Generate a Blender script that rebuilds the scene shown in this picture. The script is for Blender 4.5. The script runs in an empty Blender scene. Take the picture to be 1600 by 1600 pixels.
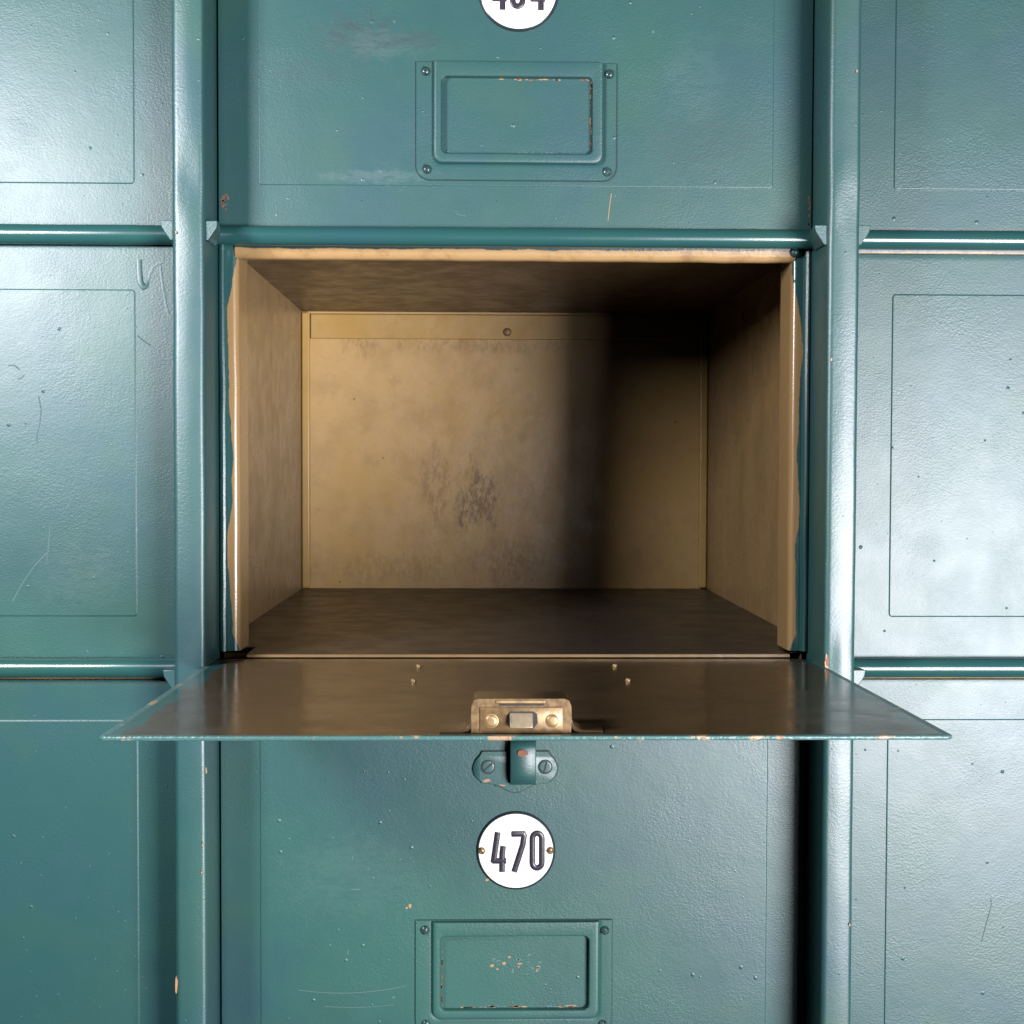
import bpy, bmesh, math, random
from mathutils import Vector, Matrix, noise as mnoise
random.seed(7)
S = 0.0003            # metres per modelling unit (lengths below are in units of 0.3 mm)
C = bpy.context.scene.collection
scene = bpy.context.scene

# ------------------------------------------------------------------ camera
def make_camera():
    F = 2131.0
    y, p, r = (math.radians(a) for a in (1.3, 1.8, 0.17))
    f = Vector((math.sin(y)*math.cos(p), math.cos(y)*math.cos(p), -math.sin(p)))
    rt = Vector((math.cos(y), -math.sin(y), 0)); up = rt.cross(f)
    rt2 = rt*math.cos(r)+up*math.sin(r); up2 = up*math.cos(r)-rt*math.sin(r)
    cam = bpy.data.cameras.new('camera'); o = bpy.data.objects.new('camera', cam); C.objects.link(o)
    m = Matrix((rt2, up2, -f)).transposed().to_4x4(); m.translation = Vector((0, -2131*S, 0)); o.matrix_world = m
    cam.sensor_width = 36; cam.lens = 36*F/1600; cam.clip_start = 0.01; cam.clip_end = 50
    scene.camera = o
make_camera()

# ------------------------------------------------------------------ world, lamps, exposure
w = bpy.data.worlds.new('World'); scene.world = w; w.use_nodes = True
bg = w.node_tree.nodes['Background']; bg.inputs[0].default_value = (0.80, 0.90, 1.0, 1); bg.inputs[1].default_value = 0.015
def area(name, loc, target, sx, sy, power, col):
    l = bpy.data.lights.new(name, 'AREA'); l.shape = 'RECTANGLE'; l.size = sx*S; l.size_y = sy*S; l.energy = power; l.color = col
    o = bpy.data.objects.new(name, l); C.objects.link(o); o.location = Vector(loc)*S
    o.rotation_euler = (Vector(target)-Vector(loc)).to_track_quat('-Z', 'Y').to_euler()
area('window_lamp', (1950, -3300, -560), (300, 0, -100), 1400, 1400, 30, (0.965, 0.945, 1.0))
area('soft_edge_lamp', (1120, -3300, -560), (300, 0, -100), 300, 1400, 0.9, (0.965, 0.945, 1.0))     # added dim strip lamp, softens the shadow edge inside the open locker
area('room_lamp', (-1260, -1290, 590), (-300, 0, 0), 350, 440, 4.8, (0.955, 0.945, 1.0))
scene.cycles.diffuse_bounces = 0
scene.view_settings.view_transform = 'Standard'; scene.view_settings.look = 'None'
scene.view_settings.exposure = 0; scene.view_settings.gamma = 1; scene.view_settings.use_curve_mapping = False

# ------------------------------------------------------------------ materials
class NT:
    def __init__(s, name):
        s.m = bpy.data.materials.new(name); s.m.use_nodes = True; s.t = s.m.node_tree
        s.b = s.t.nodes['Principled BSDF']
        g = s.t.nodes.new('ShaderNodeNewGeometry'); s.geo = g
        s.P = s.vm('SCALE', g.outputs['Position'], sc=1/S)
    def L(s, a, b): s.t.links.new(a, b)
    def put(s, sock, v):
        if isinstance(v, bpy.types.NodeSocket): s.L(v, sock)
        else: sock.default_value = v
    def vm(s, op, a, b=None, sc=None):
        n = s.t.nodes.new('ShaderNodeVectorMath'); n.operation = op; s.put(n.inputs[0], a)
        if b is not None: s.put(n.inputs[1], b)
        if sc is not None: n.inputs['Scale'].default_value = sc
        return n.outputs[0]
    def ma(s, op, a, b=0.0, c=0.0, clamp=False):
        n = s.t.nodes.new('ShaderNodeMath'); n.operation = op; n.use_clamp = clamp
        s.put(n.inputs[0], a); s.put(n.inputs[1], b); s.put(n.inputs[2], c); return n.outputs[0]
    def noise(s, scale, detail=2.0, rough=0.5, off=(0, 0, 0), stretch=(1, 1, 1), dist=0.0):
        v = s.vm('ADD', s.vm('MULTIPLY', s.P, tuple(scale*k for k in stretch)), off)
        n = s.t.nodes.new('ShaderNodeTexNoise'); s.L(v, n.inputs['Vector']); n.inputs['Scale'].default_value = 1
        n.inputs['Detail'].default_value = detail; n.inputs['Roughness'].default_value = rough; n.inputs['Distortion'].default_value = dist
        return n.outputs[0]
    def voro(s, scale, off=(0, 0, 0)):
        v = s.vm('ADD', s.vm('SCALE', s.P, sc=scale), off)
        n = s.t.nodes.new('ShaderNodeTexVoronoi'); s.L(v, n.inputs['Vector']); n.inputs['Scale'].default_value = 1
        sp = s.t.nodes.new('ShaderNodeSeparateColor'); s.L(n.outputs['Color'], sp.inputs[0])
        return n.outputs['Distance'], sp.outputs[0], sp.outputs[1]
    def ss(s, v, a, b, lo=0.0, hi=1.0):
        n = s.t.nodes.new('ShaderNodeMapRange'); n.interpolation_type = 'SMOOTHSTEP'
        s.put(n.inputs['Value'], v)
        for k, x in (('From Min', a), ('From Max', b), ('To Min', lo), ('To Max', hi)): s.put(n.inputs[k], x)
        return n.outputs[0]
    def mix(s, f, a, b):
        n = s.t.nodes.new('ShaderNodeMix'); n.data_type = 'RGBA'; s.put(n.inputs[0], f)
        for i, v in ((6, a), (7, b)):
            s.put(n.inputs[i], v if isinstance(v, bpy.types.NodeSocket) else tuple(v)+(1,))
        return n.outputs[2]
    def xyz(s):
        n = s.t.nodes.new('ShaderNodeSeparateXYZ'); s.L(s.P, n.inputs[0]); return n.outputs
    def blob(s, x, z, rx, rz, wob=0.35, nz=None):
        """soft-edged worn patch round (x, z) with an uneven outline"""
        q = s.xyz()
        dx = s.ma('DIVIDE', s.ma('SUBTRACT', q[0], x), rx); dz = s.ma('DIVIDE', s.ma('SUBTRACT', q[2], z), rz)
        d = s.ma('SQRT', s.ma('ADD', s.ma('MULTIPLY', dx, dx), s.ma('MULTIPLY', dz, dz)))
        if nz is not None: d = s.ma('ADD', d, s.ma('MULTIPLY', s.ma('SUBTRACT', nz, 0.5), wob*4))
        return s.ss(d, 1.0, 0.35)
    def bump(s, h, strength=1.0):
        n = s.t.nodes.new('ShaderNodeBump'); n.inputs['Strength'].default_value = strength
        n.inputs['Distance'].default_value = S; s.L(h, n.inputs['Height']); s.L(n.outputs[0], s.b.inputs['Normal'])
    def done(s, col, rough, metal=0.0, coat=0.0, spec=0.5):
        v = col if isinstance(col, bpy.types.NodeSocket) else tuple(col)+(1,)
        s.put(s.b.inputs['Base Color'], v); s.put(s.b.inputs['Roughness'], rough); s.put(s.b.inputs['Metallic'], metal)
        s.b.inputs['Coat Weight'].default_value = coat; s.b.inputs['Specular IOR Level'].default_value = spec
        return s.m

TEAL_A, TEAL_B, TEAL_C = (0.0175, 0.070, 0.068), (0.0180, 0.067, 0.074), (0.0200, 0.073, 0.064)
TAN = (0.29, 0.183, 0.078)
def teal_colour(n):
    big = n.noise(0.0042, 3, 0.55); big2 = n.noise(0.0060, 2, 0.5, (31, 7, 3))
    c = n.mix(n.ss(big, 0.45, 0.66), TEAL_A, TEAL_B)
    c = n.mix(n.ss(big2, 0.50, 0.68), c, TEAL_C)
    nz = n.noise(0.006, 3, 0.6, (17, 4, 6))
    for x, z, rx, rz, k in ((-20, -760, 430, 190, 0.85), (-330, -640, 130, 170, 0.6), (-640, -250, 160, 130, 0.6), (250, 640, 160, 120, 0.35)):       # greener repainted patches
        c = n.mix(n.ma('MULTIPLY', n.blob(x, z, rx, rz, 0.35, nz), k), c, (0.0215, 0.088, 0.071))
    return c
def teal_relief(n, peel=0.55, speck=1.0, wave=1.0):
    patch = n.ss(n.noise(0.0075, 2, 0.5, (5, 50, 9)), 0.38, 0.66, 0.45, 1.0)
    h = n.ma('MULTIPLY', n.ma('MULTIPLY', n.noise(0.30, 3, 0.65, stretch=(0.85, 1, 1.1)), peel*0.85), patch)
    d, r1, r2 = n.voro(1/26.0)
    sp = n.ma('MULTIPLY', n.ss(d, n.ma('MULTIPLY_ADD', r2, 0.09, 0.05), 0.0), n.ma('GREATER_THAN', r1, 0.78))
    sg = n.ma('SUBTRACT', n.ma('MULTIPLY', n.ma('GREATER_THAN', r2, 0.22), 2.0), 1.0)      # pimples, some pits
    h = n.ma('ADD', h, n.ma('MULTIPLY', n.ma('MULTIPLY', sp, sg), 1.0*speck))
    d3, r3, r4 = n.voro(1/13.0, (7, 2, 5)); clus = n.ss(n.noise(0.013, 3, 0.6, (21, 5, 5)), 0.46, 0.62)
    h = n.ma('ADD', h, n.ma('MULTIPLY', n.ma('MULTIPLY', n.ss(d3, n.ma('MULTIPLY_ADD', r4, 0.11, 0.07), 0.0), n.ma('GREATER_THAN', r3, 0.80)), n.ma('MULTIPLY', clus, 0.8*speck)))
    h = n.ma('ADD', h, n.ma('MULTIPLY', n.noise(0.0105, 2, 0.5, (3, 3, 40)), 0.55*wave))
    h = n.ma('ADD', h, n.ma('MULTIPLY', n.noise(0.040, 2, 0.5, (13, 3, 4)), 0.16*wave))
    return h
def make_teal(name, scuffs=(), peel=0.55, speck=1.0, wave=1.0, rough=0.41, wear=True, sp=0.64):
    n = NT(name); c = teal_colour(n)
    nz = n.noise(0.05, 4, 0.65, (9, 2, 5)); r = n.ss(n.noise(0.02, 3, 0.6, (2, 20, 7)), 0.3, 0.7, rough-0.010, rough+0.014)
    for (x, z, rx, rz, col, amt) in scuffs:
        st = n.noise(0.07, 4, 0.7, (x, 1, z), (0.45, 1, 1.7))
        m = n.ma('MULTIPLY', n.ma('MULTIPLY', n.blob(x, z, rx, rz, 0.4, nz), n.ss(st, 0.33, 0.56)), amt)
        c = n.mix(m, c, col); r = n.ma('ADD', r, n.ma('MULTIPLY', m, 0.18))
    if wear:
        d, r1, r2 = n.voro(1/70.0, (4, 4, 4))
        d2 = n.ma('ADD', d, n.ma('MULTIPLY', n.ma('SUBTRACT', n.noise(0.35, 2), 0.5), 0.05))
        chip = n.ma('MULTIPLY', n.ss(d2, 0.040, 0.028), n.ma('GREATER_THAN', r1, 0.94))
        c = n.mix(chip, c, n.mix(n.ma('GREATER_THAN', r2, 0.5), (0.10, 0.20, 0.19), (0.36, 0.24, 0.13)))
        dust = n.ma('MULTIPLY', n.ss(n.noise(0.30, 2, 0.6, (8, 1, 1)), 0.70, 0.78), n.ss(n.noise(0.009, 2, 0.5, (1, 33, 2)), 0.5, 0.68))
        c = n.mix(n.ma('MULTIPLY', dust, 0.35), c, (0.12, 0.20, 0.195))
    n.bump(teal_relief(n, peel, speck, wave))
    return n.done(c, r, spec=sp)
DK, LT = (0.008, 0.036, 0.038), (0.075, 0.130, 0.125)
M = {}
M['teal'] = make_teal('teal_paint', [
    (-190, 668, 80, 45, DK, 0.9), (-150, 655, 90, 30, LT, 0.2), (-260, 612, 130, 24, DK, 0.35), (60-170, 662, 60, 22, DK, 0.7), (350, 505, 130, 60, DK, 0.40),
    (-160, 452, 120, 14, LT, 0.30), (330, 600, 60, 90, LT, 0.12), (-200, -640, 150, 90, LT, 0.12), (-620, -170, 90, 70, LT, 0.15)])
M['rod'] = make_teal('teal_paint_smooth', peel=0.10, speck=0.35, wave=0.15, rough=0.22, wear=False)
M['post'] = make_teal('teal_paint_post', peel=0.50, speck=0.6, wave=0.9, rough=0.41, sp=0.85)

def make_jamb():
    n = NT('tan_and_teal_jamb_paint'); q = n.xyz()
    ax = n.ma('ABSOLUTE', n.ma('SUBTRACT', q[0], 54.5))              # distance from the locker's middle
    edge = n.ma('ADD', 447.0, n.ma('MULTIPLY', n.ma('SUBTRACT', n.noise(0.0065, 2, 0.5, (7, 0, 2), (0.2, 0.2, 1)), 0.5), 26.0))
    edge = n.ma('ADD', edge, n.ma('MULTIPLY', n.ma('SUBTRACT', n.noise(0.10, 5, 0.7), 0.5), 4.5))
    edge = n.ma('SUBTRACT', edge, n.ss(q[2], 230.0, 330.0, 0.0, 9.0))
    edge = n.ma('SUBTRACT', edge, n.ss(q[2], -255.0, -285.0, 0.0, 9.0))
    m = n.ss(ax, n.ma('SUBTRACT', edge, 0.6), n.ma('ADD', edge, 0.6))
    grime = n.ss(n.noise(0.045, 4, 0.65), 0.48, 0.75, 0, 0.5)
    c = n.mix(grime, TAN, (0.30, 0.17, 0.07))
    c = n.mix(m, c, teal_colour(n))
    n.bump(teal_relief(n, 0.2, 0.3, 0.25)); return n.done(c, 0.24, spec=0.6)
M['jamb'] = make_jamb()
def make_lip():
    n = NT('tan_lip_paint'); q = n.xyz()
    ed = n.ma('ADD', 342.0, n.ma('MULTIPLY', n.ma('SUBTRACT', n.noise(0.02, 4, 0.7, (3, 3, 3)), 0.5), 9.0))
    zm = n.ma('MODULO', n.ma('ADD', q[2], 669.0*20), 669.0)      # same height in every row
    m = n.ss(zm, n.ma('SUBTRACT', ed, 1.0), n.ma('ADD', ed, 1.0))
    c = n.mix(n.ss(n.noise(0.03, 4, 0.7, (8, 1, 1)), 0.45, 0.72, 0, 0.7), (0.31, 0.195, 0.084), (0.19, 0.105, 0.042))
    c = n.mix(n.ss(n.noise(0.012, 4, 0.75, (2, 8, 5)), 0.64, 0.70, 0, 0.8), c, (0.06, 0.035, 0.02))
    c = n.mix(m, c, (0.012, 0.035, 0.035))  # dark teal top edge, with the rod's shadow put into its colour
    n.bump(n.ma('MULTIPLY', n.noise(0.12, 3, 0.6), 0.5)); return n.done(c, 0.36, spec=0.35)
def make_tan(name, base=TAN, stains=(), streak=(1, 1, 1), amt=0.5, rough=0.34, peel=0.18):
    n = NT(name)
    g = n.ss(n.noise(0.011, 5, 0.62, (3, 9, 1), streak), 0.38, 0.72)
    c = n.mix(n.ma('MULTIPLY', g, amt), base, tuple(k*f for k, f in zip(base, (0.55, 0.52, 0.50))))
    g2 = n.ss(n.noise(0.035, 4, 0.7, (11, 2, 8), streak), 0.50, 0.78)
    c = n.mix(n.ma('MULTIPLY', g2, amt*0.8), c, tuple(k*f for k, f in zip(base, (0.42, 0.42, 0.42))))
    yl = n.ss(n.noise(0.0055, 2, 0.5, (1, 4, 22)), 0.5, 0.7)
    c = n.mix(n.ma('MULTIPLY', yl, 0.5), c, (base[0]*0.96, base[1]*0.93, base[2]*0.68))
    nz = n.noise(0.03, 4, 0.7, (2, 6, 3), (1, 1, 0.4))
    for (x, z, rx, rz, col, a) in stains:
        m = n.ma('MULTIPLY', n.blob(x, z, rx, rz, 0.5, nz), n.ss(n.noise(0.12, 4, 0.75, (x, 0, 0), (1.2, 1, 0.45)), 0.38, 0.60))
        c = n.mix(n.ma('MULTIPLY', m, a), c, col)
    d, r1, r2 = n.voro(1/34.0, (1, 1, 8))
    c = n.mix(n.ma('MULTIPLY', n.ss(d, 0.085, 0.04), n.ma('GREATER_THAN', r1, 0.85)), c, (0.07, 0.04, 0.02))
    n.bump(n.ma('ADD', n.ma('MULTIPLY', n.noise(0.12, 3, 0.6), peel*2), n.ma('MULTIPLY', n.noise(0.012, 2, 0.5, (4, 4, 4)), 2.0)))
    r = n.ss(n.noise(0.02, 3, 0.6), 0.3, 0.7, rough-0.06, rough+0.10)
    return n.done(c, r, spec=0.5)
DB = (0.150, 0.082, 0.038)
M['lip'] = make_lip()
M['bright'] = make_tan('clean_tan_enamel', (0.52, 0.325, 0.110), amt=0.2)
M['tan'] = make_tan('tan_enamel', amt=0.35)
M['back'] = make_tan('stained_tan_enamel', (0.60, 0.385, 0.160), [
    (-10, -70, 75, 100, DB, 0.78), (-110, -40, 60, 110, (0.24, 0.13, 0.06), 0.45), (10, 300, 260, 26, DB, 0.35), (-300, 320, 60, 60, (0.2, 0.11, 0.05), 0.4),
    (-200, -240, 260, 50, DB, 0.22), (80, -230, 110, 80, DB, 0.35)], amt=0.32)
M['side'] = make_tan('grimy_tan_enamel', (0.29, 0.187, 0.082), streak=(1, 0.9, 0.4), amt=0.38, rough=0.33)
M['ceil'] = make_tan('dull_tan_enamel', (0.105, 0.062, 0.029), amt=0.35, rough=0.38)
def make_brown(name, base, rough, teal_edges=False, brushed=1.0):
    n = NT(name)
    g = n.noise(0.02, 4, 0.65, (3, 1, 2), (0.5, 1, 1))
    c = n.mix(n.ss(g, 0.40, 0.75, 0, 0.6), base, tuple(k*0.62 for k in base))
    brush = n.noise(0.05, 3, 0.6, (0, 0, 0), (0.10, 2.2, 2.2))
    d, r1, r2 = n.voro(1/24.0, (6, 1, 3))
    dot = n.ma('MULTIPLY', n.ss(d, 0.10, 0.04), n.ma('GREATER_THAN', r1, 0.80))
    c = n.mix(n.ma('MULTIPLY', dot, 0.7), c, (0.30, 0.22, 0.15))
    if teal_edges:
        q = n.xyz(); ax = n.ma('SUBTRACT', q[0], 52.0)
        ed = n.ma('ADD', 444.0, n.ma('MULTIPLY', n.ma('SUBTRACT', n.noise(0.011, 3, 0.5, (1, 9, 1)), 0.5), 75.0))
        m = n.ss(n.ma('ABSOLUTE', ax), n.ma('SUBTRACT', ed, 0.8), n.ma('ADD', ed, 0.8))
        c = n.mix(m, c, teal_colour(n))
    n.bump(n.ma('ADD', n.ma('MULTIPLY', brush, 0.18*brushed), n.ma('MULTIPLY', n.noise(0.010, 2, 0.5), 0.5*brushed)))
    r = n.ss(n.noise(0.015, 4, 0.65, (5, 2, 2)), 0.3, 0.72, rough-0.05, rough+0.09)
    return n.done(c, r, spec=0.32)
M['inner'] = make_brown('brown_gloss_enamel', (0.060, 0.040, 0.021), 0.17, True)
M['floor'] = make_brown('brown_enamel', (0.044, 0.034, 0.027), 0.36, brushed=0.3)
def make_edge():
    n = NT('chipped_edge_paint')
    m = n.ss(n.noise(0.02, 4, 0.7, (4, 4, 2)), 0.57, 0.62)
    c = n.mix(m, (0.050, 0.120, 0.115), (0.30, 0.21, 0.12)); c = n.mix(n.ss(n.noise(0.06, 3, 0.6), 0.66, 0.72), c, (0.24, 0.125, 0.07))
    n.bump(n.ma('MULTIPLY', n.noise(0.2, 3), 1.2)); return n.done(c, 0.35)
M['edge'] = make_edge()
def make_metal(name, base, rough, tarnish, metal=1.0):
    n = NT(name)
    c = n.mix(n.ss(n.noise(0.05, 4, 0.65, (2, 3, 1)), 0.40, 0.72, 0, 0.55), base, tarnish)
    n.bump(n.ma('MULTIPLY', n.noise(0.2, 2, 0.5), 0.12))
    return n.done(c, n.ss(n.noise(0.15, 3), 0.3, 0.7, rough-0.06, rough+0.14), metal)
M['brass'] = make_metal('tarnished_brass', (0.185, 0.120, 0.052), 0.36, (0.11, 0.07, 0.05), 0.5)
M['brass_light'] = make_metal('worn_brass', (0.31, 0.21, 0.095), 0.36, (0.2, 0.125, 0.065), 0.5)
M['steel'] = make_metal('dull_steel', (0.40, 0.33, 0.22), 0.34, (0.30, 0.23, 0.15), 0.45)
M['screw'] = make_metal('dark_painted_screw', (0.035, 0.085, 0.085), 0.25, (0.02, 0.05, 0.05), 0.25)
def plain(name, col, rough, metal=0.0):
    n = NT(name); n.bump(n.ma('MULTIPLY', n.noise(0.1, 2), 0.3)); return n.done(n.mix(n.ss(n.noise(0.08, 3), 0.5, 0.8, 0, 0.4), col, tuple(k*0.7 for k in col)), rough, metal)
M['white'] = plain('white_enamel', (0.74, 0.735, 0.72), 0.14)
M['rim'] = plain('black_enamel_rim', (0.020, 0.030, 0.032), 0.25)
M['ink'] = plain('black_enamel', (0.030, 0.026, 0.036), 0.32)
M['dark'] = plain('dark_hollow', (0.006, 0.005, 0.004), 0.6)
M['seam'] = plain('seam_dirt_and_shadow', (0.010, 0.022, 0.022), 0.6)  # seam dirt plus a shadow outline drawn in dark colour round the fittings
M['chip'] = plain('bare_primer', (0.34, 0.20, 0.10), 0.5)
M['rust'] = plain('rust', (0.20, 0.075, 0.035), 0.7)
M['slit'] = plain('dark_scratch', (0.014, 0.052, 0.053), 0.40)
M['paleslit'] = plain('pale_scratch', (0.075, 0.14, 0.135), 0.4)

# ------------------------------------------------------------------ mesh helpers (units of S)
class MB:
    def __init__(s): s.v = []; s.f = []
    def loft(s, loops, closed=True, cap0=False, cap1=False, mat=0):
        k = len(loops[0]); b = len(s.v)
        for lp in loops: s.v += [tuple(p) for p in lp]
        for i in range(len(loops)-1):
            for j in range(k if closed else k-1):
                a = b+i*k+j; c = b+i*k+(j+1) % k
                s.f.append(((a, c, c+k, a+k), mat))
        if cap0: s.f.append((tuple(b+j for j in range(k)), mat))
        if cap1: s.f.append((tuple(b+(len(loops)-1)*k+j for j in reversed(range(k))), mat))
        return s
    def box(s, x0, x1, y0, y1, z0, z1, mat=0):
        a = [(x0, y0, z0), (x1, y0, z0), (x1, y1, z0), (x0, y1, z0)]; c = [(x, y, z1) for x, y, z in a]
        return s.loft([a, c], True, True, True, mat)
    def tube(s, path, r, n=10, flat=1.0, mat=0, axis=(0, 1, 0), ry=None):
        """sweep along a path in a plane facing 'axis'; r = half width, ry = half height along axis"""
        A = Vector(axis); P = [Vector(p) for p in path]; loops = []
        ry = r*flat if ry is None else ry
        for i, p in enumerate(P):
            t0 = (P[i]-P[i-1]).normalized() if i > 0 else None; t1 = (P[i+1]-P[i]).normalized() if i < len(P)-1 else None
            t = (t0 or t1) if (t0 is None or t1 is None) else (t0+t1).normalized()
            sd = t.cross(A).normalized(); sc = 1.0
            if t0 is not None and t1 is not None: sc = min(1.8, 1/max(0.3, t.dot(t1)))
            loops.append([p+sd*(math.cos(a)*r*sc)+A*(math.sin(a)*ry) for a in (2*math.pi*k/n for k in range(n))])
        return s.loft(loops, True, True, True, mat)
    def ring(s, path, r, n=10, ry=None, mat=0, axis=(0, 1, 0)):
        A = Vector(axis); P = [Vector(p) for p in path]; loops = []
        for i, p in enumerate(P):
            t = (P[(i+1) % len(P)]-P[i-1]).normalized(); sd = t.cross(A)
            loops.append([p+sd*(math.cos(a)*r)+A*(math.sin(a)*ry) for a in (2*math.pi*k/n for k in range(n))])
        loops.append(loops[0]); return s.loft(loops, True, mat=mat)
    def lathe(s, cx, cz, prof, n=40, mat=0, sx=1.0):
        """prof = (radius, y) from the front outwards to the back"""
        loops = [[(cx+r*sx*math.cos(2*math.pi*k/n), y, cz+r*math.sin(2*math.pi*k/n)) for k in range(n)] for r, y in prof]
        return s.loft(loops, True, True, True, mat)
    def flake(s, x, z, rx, rz, y=-0.4, mat=0, n=11, thick=0.4):
        lp = [(x+rx*math.cos(a)*q, z+rz*math.sin(a)*q) for a, q in ((2*math.pi*k/n, random.uniform(0.5, 1.15)) for k in range(n))]
        return s.loft([[(a, y, b) for a, b in lp], [(a, y+thick, b) for a, b in lp]], True, True, True, mat)
    def build(s, name, mats, parent=None, smooth=40, bevel=0, loc=None, link=True):
        me = bpy.data.meshes.new(name); me.from_pydata([Vector(p)*S for p in s.v], [], [f for f, _ in s.f])
        mats = mats if isinstance(mats, (list, tuple)) else [mats]
        for m in mats: me.materials.append(m)
        for p, (_, mi) in zip(me.polygons, s.f): p.material_index = mi
        bm = bmesh.new(); bm.from_mesh(me); bmesh.ops.recalc_face_normals(bm, faces=bm.faces); bm.to_mesh(me); bm.free()
        if smooth: me.shade_smooth(); me.set_sharp_from_angle(angle=math.radians(smooth))
        o = bpy.data.objects.new(name, me); C.objects.link(o)
        if parent: o.parent = parent
        if loc: o.location = Vector(loc)*S
        if bevel:
            bv = o.modifiers.new('bevel', 'BEVEL'); bv.width = bevel*S; bv.segments = 3; bv.limit_method = 'ANGLE'; bv.angle_limit = math.radians(40)
        return o
def rr(x0, x1, z0, z1, r, y, seg=6):
    """rounded rectangle loop in the x-z plane; r = one radius or (bl, br, tr, tl)"""
    r = (r,)*4 if not isinstance(r, tuple) else r; out = []
    for (cx, cz, sx, sz, a0, q) in ((x0, z0, 1, 1, math.pi, r[0]), (x1, z0, -1, 1, 1.5*math.pi, r[1]), (x1, z1, -1, -1, 0, r[2]), (x0, z1, 1, -1, 0.5*math.pi, r[3])):
        q = max(q, 0.05)
        for k in range(seg+1):
            a = a0+0.5*math.pi*k/seg; out.append((cx+sx*q+q*math.cos(a), y, cz+sz*q+q*math.sin(a)))
    return out
def thing(name, label, cat, loc, group=None):
    o = bpy.data.objects.new(name, None); o.empty_display_size = 0.02; C.objects.link(o); o.location = Vector(loc)*S
    o['label'] = label; o['category'] = cat
    if group: o['group'] = group
    return o

# ------------------------------------------------------------------ lockers (local origin: middle of the bay, x = 0 -> door middle)
PX, PZ, CX = 975.0, 669.0, 54.5
HINGE_Z = -300.0
def door_mesh(x0, x1, z0, z1, corner, panel, t=4.5, extra=None):
    """sheet door: raised middle panel, rolled edge, brown inner face (material 1), paint-worn rim (material 2)"""
    mb = MB(); h = -1.1
    px0, px1, pz0, pz1 = panel
    L = [rr(px0+9, px1-9, pz0+9, pz1-9, 3, h), rr(px0+0.8, px1-0.8, pz0+0.8, pz1-0.8, 3, h), rr(px0, px1, pz0, pz1, 3, h), rr(px0-0.5, px1+0.5, pz0-0.5, pz1+0.5, 4, h+0.2), rr(px0-1.2, px1+1.2, pz0-1.2, pz1+1.2, 5, -0.2),
         rr(px0-1.8, px1+1.8, pz0-1.8, pz1+1.8, 6, 0)]
    mb.loft(L, True, True, False, 0)
    c2 = tuple(max(1, k) for k in corner)
    L2 = [L[-1], rr(px0-2.6, px1+2.6, pz0-2.6, pz1+2.6, 6, 0), rr(px0-11, px1+11, pz0-11, pz1+11, 6, 0), rr(x0+11, x1-11, z0+11, z1-11, tuple(max(1, k-8) for k in corner), 0), rr(x0+2.5, x1-2.5, z0+2.5, z1-2.5, c2, 0), rr(x0+0.8, x1-0.8, z0+0.8, z1-0.8, c2, 0.5)]
    mb.loft(L2, True, False, False, 0)
    L3 = [L2[-1], rr(x0, x1, z0, z1, c2, 1.8), rr(x0, x1, z0, z1, c2, t-0.9), rr(x0+0.7, x1-0.7, z0+0.7, z1-0.7, c2, t), rr(x0+9, x1-9, z0+9, z1-9, tuple(max(1, k-8) for k in corner), t)]
    mb.loft(L3, True, False, False, 2)
    n = len(L3[-1]); b = len(mb.v); mb.v += L3[-1]; mb.f.append((tuple(reversed(range(b, b+n))), 1))
    if extra: extra(mb)
    return mb
def door_parts(parent, dy=0.0, z0=0.0):
    """card holder with four screws, as seen on the closed doors (z0: shift for the hinged door)"""
    mb = MB()
    fl = (-156.5, 154.0, -222+z0, -41+z0); r = (22, 22, 1, 1)
    mb.loft([rr(*fl, r, 0.2), rr(*fl, r, -3.2), rr(fl[0]+0.9, fl[1]-0.9, fl[2]+0.9, fl[3]-0.9, r, -4.2)], True, False, False)
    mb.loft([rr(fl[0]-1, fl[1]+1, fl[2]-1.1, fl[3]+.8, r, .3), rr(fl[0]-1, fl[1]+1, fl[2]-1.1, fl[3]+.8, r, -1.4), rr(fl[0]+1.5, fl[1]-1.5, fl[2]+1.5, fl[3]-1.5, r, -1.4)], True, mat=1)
    fr = (-130, 133.5, -198+z0, -42+z0); wn = (-116.5, 116.5, -182+z0, -65+z0)
    rf = (13, 13, 0.5, 0.5)
    def inset(q, d, e=None): e = d if e is None else e; return (q[0]+d, q[1]-d, q[2]+d, q[3]-e)
    base = rr(fl[0]+0.9, fl[1]-0.9, fl[2]+0.9, fl[3]-0.9, r, -4.2)
    mb.loft([base, rr(*inset(fr, -5, -0.3), rf, -4.2), rr(*inset(fr, -2.2, -.2), rf, -4.0), rr(*inset(fr, -0.6, -.1), rf, -3.4), rr(*inset(fr, 0.4, 0), rf, -4.6), rr(*inset(fr, 1.2, .2), rf, -9.6), rr(*inset(fr, 2.6, .5), rf, -11.4), rr(*inset(fr, 4.6, .9), rf, -12.0), rr(*inset(fr, 6.5, 1.6), rf, -12.1),
             rr(*inset(wn, -3.4), 11, -12.1), rr(*inset(wn, -1.8), 10, -11.9), rr(*inset(wn, -0.5), 9, -10.8), rr(*wn, 9, -9), rr(*wn, 9, 0.3)], True)
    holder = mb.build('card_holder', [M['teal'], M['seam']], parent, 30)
    for x, z in ((-141.5, -56), (142.5, -58), (-139.5, -206), (139.5, -208)): screw(x, z+z0, 7.4, -4.2, M['screw'], holder, random.uniform(0.4, 2.4))
    return holder
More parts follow.
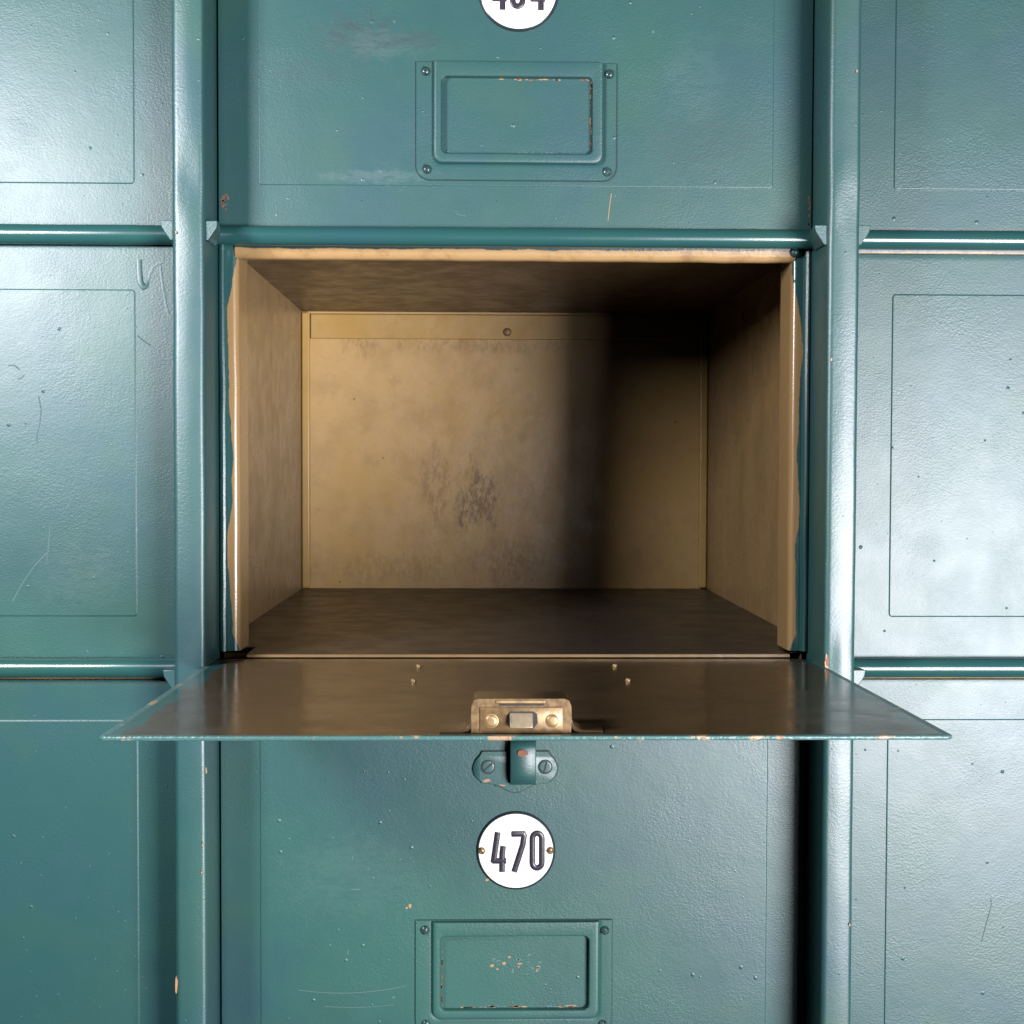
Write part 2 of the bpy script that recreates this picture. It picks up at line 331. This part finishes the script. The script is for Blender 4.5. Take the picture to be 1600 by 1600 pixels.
def screw(x, z, r, y, mat, parent, ang=0.8, flat=False, name='screw'):
    mb = MB()
    ca, sa = math.cos(ang), math.sin(ang); hw = r*0.13
    prof = [(0.3, -0.55 if flat else -0.62), (0.45, -0.53 if flat else -0.58), (0.75, -0.40 if not flat else -0.50), (0.93, -0.2), (1.0, 0.1)]
    if flat: prof = [(0.3, -0.13), (0.7, -0.13), (0.9, -0.12), (0.97, -0.08), (1.0, 0.1)]
    mb.lathe(x, z, [(r*a, y+r*b) for a, b in prof], 24)
    if flat: mb.lathe(x, z, [(r*1.02, y-0.12), (r*1.13, y-0.12), (r*1.14, y+.5)], 28, 1)
    top = y+r*prof[0][1]
    mb.loft([[(x+ca*a*r*0.9-sa*b*hw, yy, z+sa*a*r*0.9+ca*b*hw) for a, b in ((-1, -1), (1, -1), (1, 1), (-1, 1))] for yy in (top-0.25, y+r*0.05)], True, True, False, 1)
    return mb.build(name, [mat, M['dark']], parent)
def number_plate(parent, digits, z=69.0, tilt=0.0):
    p = MB(); R0 = 62.5
    p.lathe(1.5, z, [(40, -5.4), (56.0, -5.2), (58.6, -4.9)], 72, 0)
    p.loft([[(1.5+r*math.cos(2*math.pi*k/72), y, z+r*math.sin(2*math.pi*k/72)) for k in range(72)] for r, y in ((58.6, -4.9), (60.6, -4.0), (62.2, -2.4), (62.5, -1.2), (62.5, 0.3))], True, mat=1)
    plate = p.build('number_plate', [M['white'], M['rim']], parent)
    hw, y0, ht = 4.7, -5.2, 1.9
    def st(mb, pts): mb.tube([(1.5+a, y0, z+b) for a, b in pts], hw, 12, ry=ht)
    for kind, ox, oz in digits:
        mb = MB()
        if kind == '4':
            st(mb, [(-7.5+ox, 30+oz), (-13.8+ox, -15.0+oz), (-12.6+ox, -15.6+oz)]); st(mb, [(-15.5+ox, -15.6+oz), (6.0+ox, -15.6+oz)])
            st(mb, [(1.2+ox, 8.0+oz), (-0.4+ox, -4+oz), (-0.6+ox, -33+oz)])
        elif kind == '7':
            st(mb, [(-9+ox, 27+oz), (9.0+ox, 27+oz), (10.4+ox, 24+oz), (8.5+ox, 10+oz), (-5+ox, -33+oz)])
        elif kind in '06':
            def arc(cx, cz, rx, rz, a0, a1, n=9): return [(cx+rx*math.cos(a0+(a1-a0)*k/n), cz+rz*math.sin(a0+(a1-a0)*k/n)) for k in range(n+1)]
            if kind == '0':
                lp = arc(ox, 20+oz, 7.4, 8, 0, math.pi)+arc(ox, -19+oz, 7.4, 8, math.pi, 2*math.pi)
                mb.ring([(1.5+a, y0, z+b) for a, b in lp], hw, 12, ht)
            else:
                lp = arc(ox, -2+oz, 7.4, 8, 0, math.pi)+arc(ox, -19+oz, 7.4, 8, math.pi, 2*math.pi)
                mb.ring([(1.5+a, y0, z+b) for a, b in lp], hw, 12, ht)
                st(mb, [(-7.4+ox, -6+oz), (-7.4+ox, 18+oz), (-4+ox, 25+oz), (2+ox, 27+oz), (7+ox, 24+oz)])
        mb.build('numeral', M['ink'], plate)
    screw(-52.5, z+0.5, 6.0, -4.6, M['brass_light'], plate, 2.1); screw(55.5, z+0.5, 6.2, -4.6, M['brass_light'], plate, 0.05)
    return plate
def pull_latch(parent):
    """shaped backplate with two flush screws and a bent strap, at the top of a closed door"""
    half = [(0, 226.5), (52, 226.5), (55.5, 220), (57.5, 218), (62.5, 212), (66, 203), (66.5, 197), (64, 188), (57.5, 181.5), (55, 180), (52.5, 176.5), (34, 175), (26, 172), (15, 166.5), (7, 162.5), (0, 161.5)]
    lp = half+[(-x, z) for x, z in reversed(half[1:-1])]
    zc = 196.0
    def loop(y, k): return [(x*k, y, zc+(z-zc)*k) for x, z in lp]
    mb = MB(); mb.loft([loop(0.3, 1), loop(-4.6, 1), loop(-5.4, 0.985)], True, False, True)
    mb.flake(-44, 180.5, 8, 2.6, -5.7, 1); mb.flake(-20, 173, 6, 1.4, -5.7, 1)
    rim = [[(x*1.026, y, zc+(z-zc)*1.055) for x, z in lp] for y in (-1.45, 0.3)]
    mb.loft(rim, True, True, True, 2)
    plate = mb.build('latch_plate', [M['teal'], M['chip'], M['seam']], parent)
    screw(-43, 202, 10.2, -5.4, M['teal'], plate, 0.72, True); screw(47, 202, 10.2, -5.4, M['teal'], plate, 1.3, True)
    pf = [(-3, 247), (-12, 246), (-20, 242), (-24, 234), (-25.5, 222), (-26, 208), (-25.5, 196), (-23, 186), (-18.5, 179), (-12, 175.5)]
    out, inn = [], []
    for i, (y, z) in enumerate(pf):
        a = Vector(pf[min(i+1, len(pf)-1)])-Vector(pf[max(i-1, 0)]); a.normalize(); nrm = Vector((a.y, -a.x))
        if nrm.x > 0: nrm = -nrm
        out.append((y, z)); inn.append((y-nrm.x*4, z-nrm.y*4))
    sec = out+list(reversed(inn))
    mb = MB(); mb.loft([[(x, y+dy, z) for y, z in sec] for x, dy in ((-8, 1.6), (-6, 0), (30, 0), (32, 1.6))], True, True, True)
    mb.flake(12, 228, 9, 5.5, -27.0, 1, 13, 3.5)
    mb.build('pull_strap', [M['teal'], M['rust']], plate, 50)
    mb = MB(); mb.box(-14, -9, -5.9, -2, 221, 247)
    mb.build('strap_slot', M['dark'], plate)
    return plate
def jamb(mb, zt, s):
    left = [(-488, 18), (-466, 18), (-463, 8), (-459.5, 4.5), (-456.5, 3.6), (-453.5, 5.2), (-452, 10), (-450, 12), (-442, 12), (-437.5, 13.2), (-434, 16.2), (-432.6, 20.5), (-432.4, 26), (-432.4, 92), (-436, 96), (-488, 96)]
    lp = [(-s*x if s == 1 else x, y) for x, y in left]
    zs = [-286.5+k*(zt+286.5)/24 for k in range(25)]
    loops = []
    for k, z in enumerate(zs):
        row = []
        for i, (x, y) in enumerate(lp):
            wob = mnoise.noise(Vector((x*0.01+s, z*0.012, 3)))*1.3 if 2 <= i <= 14 else 0
            row.append((x+wob, y+wob*0.5, z))
        loops.append(row)
    mb.loft(loops, True, True, True)
def lip(mb):
    prof = [(6, 367), (6.5, 346), (8, 341), (9.5, 335), (12, 329), (15.5, 327), (20, 325.5), (24.5, 327), (27, 330), (28, 335), (28, 367)]
    loops = []
    for k in range(41):
        x = -438+k*(438+438)/40; wb = mnoise.noise(Vector((x*0.02, 7, 1)))*0.9
        loops.append([(x, y, z+wb*(z < 345)) for y, z in prof])
    mb.loft(loops, True, True, True)
def hinge_rod(parent, z=-310.5, cy=-9):
    mb = MB(); r = 15; loops = []
    for k in range(61):
        x = -466+k*932/60; wb = mnoise.noise(Vector((x*0.012, z, 9)))*0.45
        loops.append([(x, cy+(r+wb)*math.cos(a), z+(r+wb)*math.sin(a)) for a in (2*math.pi*j/32 for j in range(32))])
    return mb.loft(loops, True, True, True).build('hinge_rod', M['rod'], parent)

rows = {2: PZ, 1: 0.0, 0: -PZ}
labels = {
 (0, 2): 'closed locker cut off at the top left corner, pale sheen on its door',
 (1, 2): 'closed locker numbered 464 with an empty card holder, directly above the open locker',
 (2, 2): 'closed darker teal locker cut off at the top right corner',
 (0, 1): 'closed locker left of the open one, paint runs near its upper corner',
 (1, 1): 'open empty locker with tan inside and its flap lowered level',
 (2, 1): 'closed locker right of the open one, door washed pale by window light',
 (0, 0): 'closed deep teal locker at the bottom left, partly behind the lowered flap corner',
 (1, 0): 'closed locker numbered 470 with card holder and pull latch below the open flap',
 (2, 0): 'closed pale blue locker at the bottom right, plain door',
}
GROUP = 'teal metal lockers in the bank'
PANEL = (-398.5, 397.5, -229.5, 274)

def ribbon(mb, pts, wd, y, mat):
    mb.tube([(x, y, z) for x, z in pts], wd, 6, mat=mat, ry=0.35)
def arcpts(x0, z0, x1, z1, sag, n=9):
    return [(x0+(x1-x0)*t, z0+(z1-z0)*t+sag*4*t*(1-t)) for t in (k/n for k in range(n+1))]
PY = -1.1
def marks(col, row):
    """paint runs, scratches and chips, each where that door has them (local coordinates)"""
    def f(mb):
        if (col, row) == (0, 1):
            for pts in ([(391, 322), (391.5, 300), (393, 287), (398, 280), (404, 282), (407, 296), (412, 309), (420, 316), (430, 318)], [(424, 312), (428, 280), (433, 250), (437, 236)]):
                mb.tube([(x, 0.6 if x > 402 else -1.2, z) for x, z in pts], 4.4, 12, ry=0.7)
            ribbon(mb, [(388, 205), (396, 198), (408, 190)], 0.7, PY-.1, 3); ribbon(mb, [(236, 110), (240, 90), (238, 68), (233, 48), (234, 38)], 0.8, PY-.1, 3)
            ribbon(mb, [(190, 158), (199, 158), (207, 152)], 0.9, PY-.1, 3); ribbon(mb, [(204, 137), (209, 138), (214, 143)], 0.8, PY-.1, 3)
            ribbon(mb, arcpts(193, -208, 250, -130, 8), 0.8, PY-.1, 4); ribbon(mb, arcpts(246, -150, 252, -90, -4), 0.7, PY-.1, 4)
        if (col, row) == (1, 2):
            ribbon(mb, arcpts(-288, -222, -160, -212, -3), 0.6, -.2, 4); ribbon(mb, arcpts(-270, -226, -165, -208, -5), 0.5, -.2, 3)
            ribbon(mb, arcpts(-200, -232, -160, -203, 2), 0.6, -.2, 4); ribbon(mb, arcpts(-183, -240, -158, -222, 1), 0.5, -.2, 4)
            ribbon(mb, [(147, -240), (144, -262), (142, -282)], 0.6, -.2, 5); ribbon(mb, [(-96, -268), (-92, -274), (-78, -277)], 0.6, -.2, 4)
            for x, z, r in ((-286, 18, 1.2), (-190, 20, 2), (60, -280, 1.5), (210, 8, 2.2)): mb.flake(x, z, r, r*1.3, PY-.5, 4)
            mb.flake(139, -60, 5, 2, PY-0.4, 5)
            for k in range(14): mb.flake(random.uniform(-457, -446), random.uniform(-272, -244), random.uniform(1, 3), random.uniform(1, 3.5), -.3, 6)
            for k in range(9): mb.flake(458+random.uniform(-3, 0), random.uniform(-290, -235), 1.4, 3, -.3, 6)
            for k in range(16): mb.flake(-157+random.uniform(-2.6, 0.2), random.uniform(-190, -110), 1.2, random.uniform(2, 6), -.4, 6)
        if (col, row) == (1, 2):
            for k in range(16): mb.flake(115.5-random.uniform(0, 2.2), random.uniform(-165, -70), 1.0, random.uniform(2, 8), PY-.5, 6 if k % 3 == 0 else 5)
            for k in range(14): mb.flake(random.uniform(-30, 114), -66-random.uniform(0, 2), random.uniform(2, 8), 1.0, PY-.5, 6 if k % 3 == 0 else 5)
            for k in range(14): mb.flake(random.uniform(-10, 80), -180+random.uniform(0, 2), random.uniform(1, 3), 1.0, PY-.5, 4)
        if (col, row) == (1, 0):
            mb.flake(-165, -19, 3.2, 3.4, PY-.4, 5); mb.flake(-170, -22, 2, 2, PY-.4, 5); mb.flake(-44, 22, 4, 2.4, PY-.4, 5)
            for x, z, a, b in ((-255, 58, 1.4, 4), (-230, 40, 3, 1.6), (-180, 55, 2.4, 1.4), (-290, -80, 2, 2), (-262, -92, 1.5, 5), (-340, -104, 1.2, 1.2), (-190, -164, 3, 2), (-250, 8, 12, 1), (-210, -72, 1.2, 1.2), (-205, 55, 1.2, 1.2), (-286, 90, 3, 1), (-60, 130, 1.6, 1.6), (-245, -18, 2, 1)):
                mb.flake(x, z, a, b, PY-.4, 4)
            ribbon(mb, arcpts(-340, -152, -170, -146, -8), 0.6, PY-.1, 4); ribbon(mb, arcpts(-300, -178, -190, -176, -3), 0.5, PY-.1, 4)
            for k in range(26): mb.flake(156+random.uniform(-1, 2.4), random.uniform(-222, -50), 1.2, random.uniform(2, 9), -.4, 6 if k % 2 else 5)
            for k in range(22): mb.flake(random.uniform(-140, 60), -40+random.uniform(-.4, 1.8), random.uniform(3, 12), 0.9, -.5, 5)
            for k in range(24):
                mb.flake(random.uniform(-40, 40), random.gauss(-112, 7), random.uniform(1, 5), random.uniform(1, 3.4), PY-.4, 4 if k % 3 else 5)
            for k in range(20): mb.flake(random.uniform(-114, 112), -181+random.uniform(-0.5, 2.2), random.uniform(3, 12), 1.1, PY-.5, 5 if k % 2 else 4)
            for k in range(14): mb.flake(-115.5+random.uniform(0, 2), random.uniform(-175, -70), 1.0, random.uniform(3, 9), PY-.5, 6 if k % 2 else 4)
        if (col, row) == (2, 1):
            pass
            for k in range(16): mb.flake(random.uniform(-440, -280), random.uniform(-270, 300), random.uniform(.6, 1.3), random.uniform(.5, 1.1), PY-.3, 3)
        if (col, row) == (2, 0):
            ribbon(mb, [(-218, -10), (-217, -22), (-224, -48), (-232, -80)], 0.7, PY-.1, 3)
            for k in range(8): mb.flake(random.uniform(-440, -260), random.uniform(40, 300), 1.1, .8, PY-.3, 3)
        if (col, row) == (0, 2):
            for k in range(10): mb.flake(random.uniform(220, 440), random.uniform(-280, 20), 1, 1, PY-.3, 3)
        if (col, row) == (0, 0):
            for k in range(40): mb.flake(random.uniform(190, 450), random.uniform(-260, 300), random.uniform(.7, 1.6), random.uniform(.7, 1.8), PY-.2, 4)
    return f
DM = [M['teal'], M['inner'], M['edge'], M['slit'], M['paleslit'], M['chip'], M['rust']]

shared = {}
def base_parts(col, row, root):
    """door frame and hinge rod: built once, then shared"""
    if 'lip' not in shared:
        for k, sd in (('ja', -1), ('jb', 1)): mb = MB(); jamb(mb, 352, sd); shared[k] = mb.build('jamb', M['jamb'], root).data
        mb = MB(); lip(mb); shared['lip'] = mb.build('frame_lip', M['lip'], root).data
        ro = hinge_rod(root); ro.location.z = -4.5*S; shared['rod'] = ro.data
    else:
        for nm, k in (('jamb', 'ja'), ('jamb', 'jb'), ('frame_lip', 'lip'), ('hinge_rod', 'rod')):
            o = bpy.data.objects.new(nm, shared[k]); C.objects.link(o); o.parent = root
def closed_locker(col, row):
    root = thing('locker', labels[(col, row)], 'locker', (CX+(col-1)*PX, 0, rows[row]), GROUP)
    base_parts(col, row, root)
    top = {(0, 1): 343, (2, 1): 338.5}.get((col, row), 339)
    door_mesh(-461.5, 460.5, HINGE_Z, top, (3, 3, 3, 3), PANEL if col == 1 else (-385, 384, PANEL[2], PANEL[3]), extra=marks(col, row)).build('door', DM, root)
    if 'body' not in shared:
        mb = MB()
        o4 = [(-474, 98, -282), (474, 98, -282), (474, 98, 368), (-474, 98, 368)]
        mb.loft([o4, [(x, 1180, z) for x, y, z in o4]], True, False, True)
        shared['body'] = mb.build('locker_body', M['side'], root, 0).data
    else:
        o = bpy.data.objects.new('locker_body', shared['body']); C.objects.link(o); o.parent = root
    if col == 1:
        door_parts(root)
        if row == 2: number_plate(root, [('4', -24.2, 2.5), ('6', -1.5, 2.5), ('4', 35.0, 2.5)])
        else:
            number_plate(root, [('4', -21.3, 0), ('7', 2.2, 0), ('0', 33.2, 0)]); pull_latch(root)
    else:
        door_parts(root)
    return root

# ---- the open locker, built first so the shared parts exist
def open_locker():
    root = thing('locker', labels[(1, 1)], 'locker', (CX, 0, 0), GROUP)
    base_parts(1, 1, root)
    Yb = 1195.0; xl, xr, zf, zc = -489.0, 497.0, -291.0, 380.0
    mb = MB(); mb.box(xl-3.5, xl, 97, Yb, zf-4, zc+3); mb.build('side_wall', M['side'], root)
    mb = MB(); mb.box(xr, xr+3.5, 97, Yb, zf-4, zc+3); mb.build('side_wall', M['side'], root)
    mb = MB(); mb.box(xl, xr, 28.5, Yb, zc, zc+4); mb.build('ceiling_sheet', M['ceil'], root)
    mb = MB(); mb.box(xl, xr, 96.5, Yb, zf-5, zf); mb.box(-421, 434, 8.2, 96.5, zf-5, zf); mb.box(-421, 434, 6.5, 8.2, zf-4.8, zf-.6, 1)
    mb.build('floor_sheet', [M['floor'], M['tan']], root)
    mb = MB(); mb.box(xl-3, xr+3, Yb, Yb+4, zf-4, zc+3); mb.build('back_panel', M['back'], root)
    for x0, x1 in ((xl+.5, xl+20), (xr-20, xr-.5)):
        mb = MB(); mb.box(x0, x1, Yb-16, Yb-0.2, zf+2, zc-3); mb.build('corner_strip', M['bright'], root, bevel=4)
    mb = MB(); mb.box(xl+21, xr-21, Yb-9, Yb-0.2, zc-66, zc-6); st = mb.build('top_strip', M['bright'], root, bevel=3)
    mb = MB(); mb.lathe(8, zc-48, [(3, -7.5), (6, -7), (9, -4.5), (10.5, 0), (11, 0.5)], 28)
    mb.build('rivet', M['tan'], st, loc=(0, Yb-9, 0))
    mb = MB(); mb.lathe(436, 341, [(2, -7), (5, -6), (7.5, -2), (8, 6)], 20); mb.build('stop_stud', M['screw'], root, loc=(0, 7, 0))
    # lowered flap: door hinged along its bottom edge
    x0, x1, h = -468.5, 464.5, 652.0
    door = door_mesh(x0, x1, 0, h, (34, 34, 7, 7), (-398.5, 397.5, 70, 575), t=5.0).build('door', DM[:3], root)
    for p in door.data.polygons:
        if p.material_index == 2 and p.center.z < 30*S: p.material_index = 1
    rot = Matrix.Rotation(math.radians(89.45), 4, 'X'); mw = Matrix.Translation(Vector((0, -3, -302.0))*S) @ rot
    door.matrix_local = mw
    def on_flap(o): o.matrix_local = mw; return o
    hold = door_parts(root, z0=300.0); on_flap(hold)
    for x, z in ((-147.5, 96), (147, 92), (-147.5, 246), (150.5, 243)):
        mb = MB(); mb.lathe(x, z, [(2.8, 9.2), (3.8, 8.6), (4.1, 7.6), (4.0, 5)], 12); on_flap(mb.build('screw_end', M['brass_light'], root))
    # lock: pressed case with ears, faceplate, bolt
    y0 = 5.0
    hw = 55.5; cx = -9.5; zt, zb = h-18, h-75
    sec = [(-hw-35, y0+1), (-hw-33, y0+1), (-hw-12, y0+1.4), (-hw-4, y0+4), (-hw-1, y0+10), (-hw, y0+18), (-hw+0.5, y0+30), (-hw+3, y0+36), (-hw+8, y0+38), (hw-8, y0+38), (hw-3, y0+36), (hw-.5, y0+30), (hw, y0+18), (hw+1, y0+10), (hw+4, y0+4), (hw+12, y0+1.4), (hw+33, y0+1), (hw+35, y0+1)]
    inn = [(x*0.955 if abs(x) <= hw+1 else x, y-2.6 if y > y0+9 else y-.9) for x, y in sec]
    mb = MB()
    body = [(-hw+.5, y0+.6), (-hw, y0+18), (-hw+.5, y0+30), (-hw+3, y0+36), (-hw+8, y0+38), (hw-8, y0+38), (hw-3, y0+36), (hw-.5, y0+30), (hw, y0+18), (hw-.5, y0+.6)]
    mb.loft([[(cx+x, y, z) for x, y in body] for z in (zb, zt-.3)], True, True, False, 0)
    b = len(mb.v); mb.v += [(cx+x, y, zt-.3) for x, y in body]; mb.f.append((tuple(range(b, b+len(body))), 1))
    for s in (-1, 1):
        ear = [(hw-1.5, y0+20), (hw+1.5, y0+11), (hw+5, y0+5.4), (hw+12, y0+3), (hw+35, y0+2.2), (hw+35, y0+.3), (hw+10, y0+.3), (hw+3, y0+2), (hw-1.5, y0+8)]
        mb.loft([[(cx+s*x, y, z) for x, y in ear] for z in (zb+12, zt-1)], True, True, True, 0)
    lock = on_flap(mb.build('lock', [M['inner'], M['brass']], root, bevel=0.6))
    fp = MB(); z1 = zt+2.0
    def onz(pts, z): return [(cx+x, y, z) for x, y in pts]
    fw = 45.5
    q = [(-fw, y0+2), (fw, y0+2), (fw, y0+29), (-fw, y0+29)]
    qi = [(-fw+.8, y0+2.8), (fw-.8, y0+2.8), (fw-.8, y0+28.2), (-fw+.8, y0+28.2)]
    fp.loft([onz(q, zt-.2), onz(q, z1-.6), onz(qi, z1)], True, False, True)
    sub = []
    sub.append(fp.build('faceplate', M['brass'], lock))
    mb = MB(); mb.loft([onz([(-25, y0+30.4), (25, y0+30.4), (25, y0+33), (-25, y0+33)], z) for z in (zt-.5, zt+.25)], True, True, True); mb.build('lock_slot', M['dark'], lock)
    mb = MB(); mb.loft([onz([(-28, y0+33.1), (26, y0+33.1), (26, y0+36.6), (-28, y0+36.6)], z) for z in (zt-.5, zt+1.6)], True, True, True); mb.build('lock_tongue', M['brass_light'], lock, bevel=.7)
    mb = MB(); mb.loft([onz([(-17, y0+13), (-13, y0+7), (14, y0+6.5), (18, y0+12), (17, y0+22), (13, y0+24.5), (-13, y0+24.5), (-16.5, y0+20)], z) for z in (z1-.2, z1+.3)], True, True, True); mb.build('bolt_opening', M['dark'], lock)
    mb = MB(); mb.loft([onz([(-13, y0+7.5), (12.5, y0+7.5), (12.5, y0+17), (12.5, y0+23), (-13, y0+23), (-13, y0+17)], z1), [(cx+x, y, z) for (x, y), z in zip([(-12.5, y0+8.5), (12, y0+8.5), (12, y0+17), (12, y0+22), (-12.5, y0+22), (-12.5, y0+17)], (z1+13, z1+13, z1+10, z1+2, z1+2, z1+10))]], True, True, True)
    mb.build('bolt', M['steel'], lock, bevel=1)
    for x in (-33, 34):
        mb = MB(); n = 22
        loops = [[(cx+x+r*math.cos(2*math.pi*k/n), y0+14+r*math.sin(2*math.pi*k/n), z1+d) for k in range(n)] for r, d in ((8.0, -.1), (7.8, .3), (6.8, .5), (6.5, 1.3), (5.6, 2.0), (3.0, 2.3))]
        mb.loft(loops, True, False, True).build('rivet', M['brass_light'], lock)
    return root
open_locker()
for r_ in (2, 1, 0):
    for c_ in (0, 1, 2):
        if (c_, r_) != (1, 1): closed_locker(c_, r_)

# ------------------------------------------------------------------ upright posts with corner brackets
def post(xc, label, seed, twist):
    o = thing('locker_post', label, 'post', (xc, 0, -1060), 'upright posts between the locker columns')
    hw = 24.0
    def prof():
        p = [(-hw, 14), (-hw, -40), (-hw, -86)]
        for k in range(1, 7):
            a = math.pi+0.5*math.pi*k/7; p.append((-hw+10+10*math.cos(a), -85+10*math.sin(a)))
        for k in range(9):
            t = k/8; x = (-hw+10)+(2*hw-18)*t; p.append((x, -95-0.8*math.sin(math.pi*t)))
        for k in range(1, 7):
            a = 1.5*math.pi+0.5*math.pi*k/7; p.append((hw-8+8*math.cos(a), -87+8*math.sin(a)))
        return p+[(hw, -86), (hw, -40), (hw, 14)]
    mb = MB(); loops = []; N = 150
    for k in range(N+1):
        z = -1060+2120*k/N
        d1 = mnoise.noise(Vector((seed, 0, z*0.006)))*0.9; d2 = mnoise.noise(Vector((seed, 5, z*0.02)))
        row = []
        for x, y in prof():
            f = mnoise.noise(Vector((x*0.03+seed, 2, z*0.010)))
            dn = 0.0
            for zz in (359, -310): dn += 3.0*math.exp(-((z-zz-40)/55)**2)*f
            row.append((x+(d1+d2*0.5)*(0.6 if y < -60 else 0.25), y+(f*0.7+dn+twist*x*0.02*math.sin(z*0.004))*(1 if y < -60 else 0), z+1060))
        loops.append(row)
    mb.loft(loops, True, True, True)
    for _ in range(3):
        z = random.uniform(-800, 700); mb.flake(random.choice((-18, 18))+random.uniform(-3, 3), z+1060, 1.6, 2.6, -97.6, 1, thick=2)
    if seed == 3: mb.flake(-20.5, 1060-292, 4, 15, -96.5, 1, thick=3); mb.flake(-19.5, 1060-288, 2.5, 8, -97.2, 2, thick=2)
    else:
        mb.flake(-22, 1060-775, 2.4, 14, -94, 1, thick=4); mb.flake(22.5, 1060-452, 2.2, 6, -92, 1, thick=4)
    mb.build('post_tube', [M['post'], M['chip'], M['rust']], o, 35)
    for zz in (359.0, -310.5):
        for s in (-1, 1):
            b = MB(); h0 = hw-.5; z = zz+1060
            f = [(h0, 8), (h0+18.5, 8), (h0+17, -2), (h0+4.5, -21), (h0, -21)]
            lo = [[(s*x, y, z+dz) for x, dz in f] for y in (-86, -84.5)]
            bk = [(h0, 8), (h0+12, 6), (h0+11, -3), (h0+3, -19), (h0, -21)]
            lo.append([(s*x, -70, z+dz) for x, dz in f]); lo.append([(s*x, -20, z+dz) for x, dz in bk])
            b.loft(lo, True, True, True); b.build('bracket', M['post'], o, 30, bevel=1.1)
post(-434.0, 'teal upright post on the left side of the open locker', 1, 1.0)
post(541.0, 'teal upright post on the right side of the open locker, chipped near the flap', 3, -1.0)
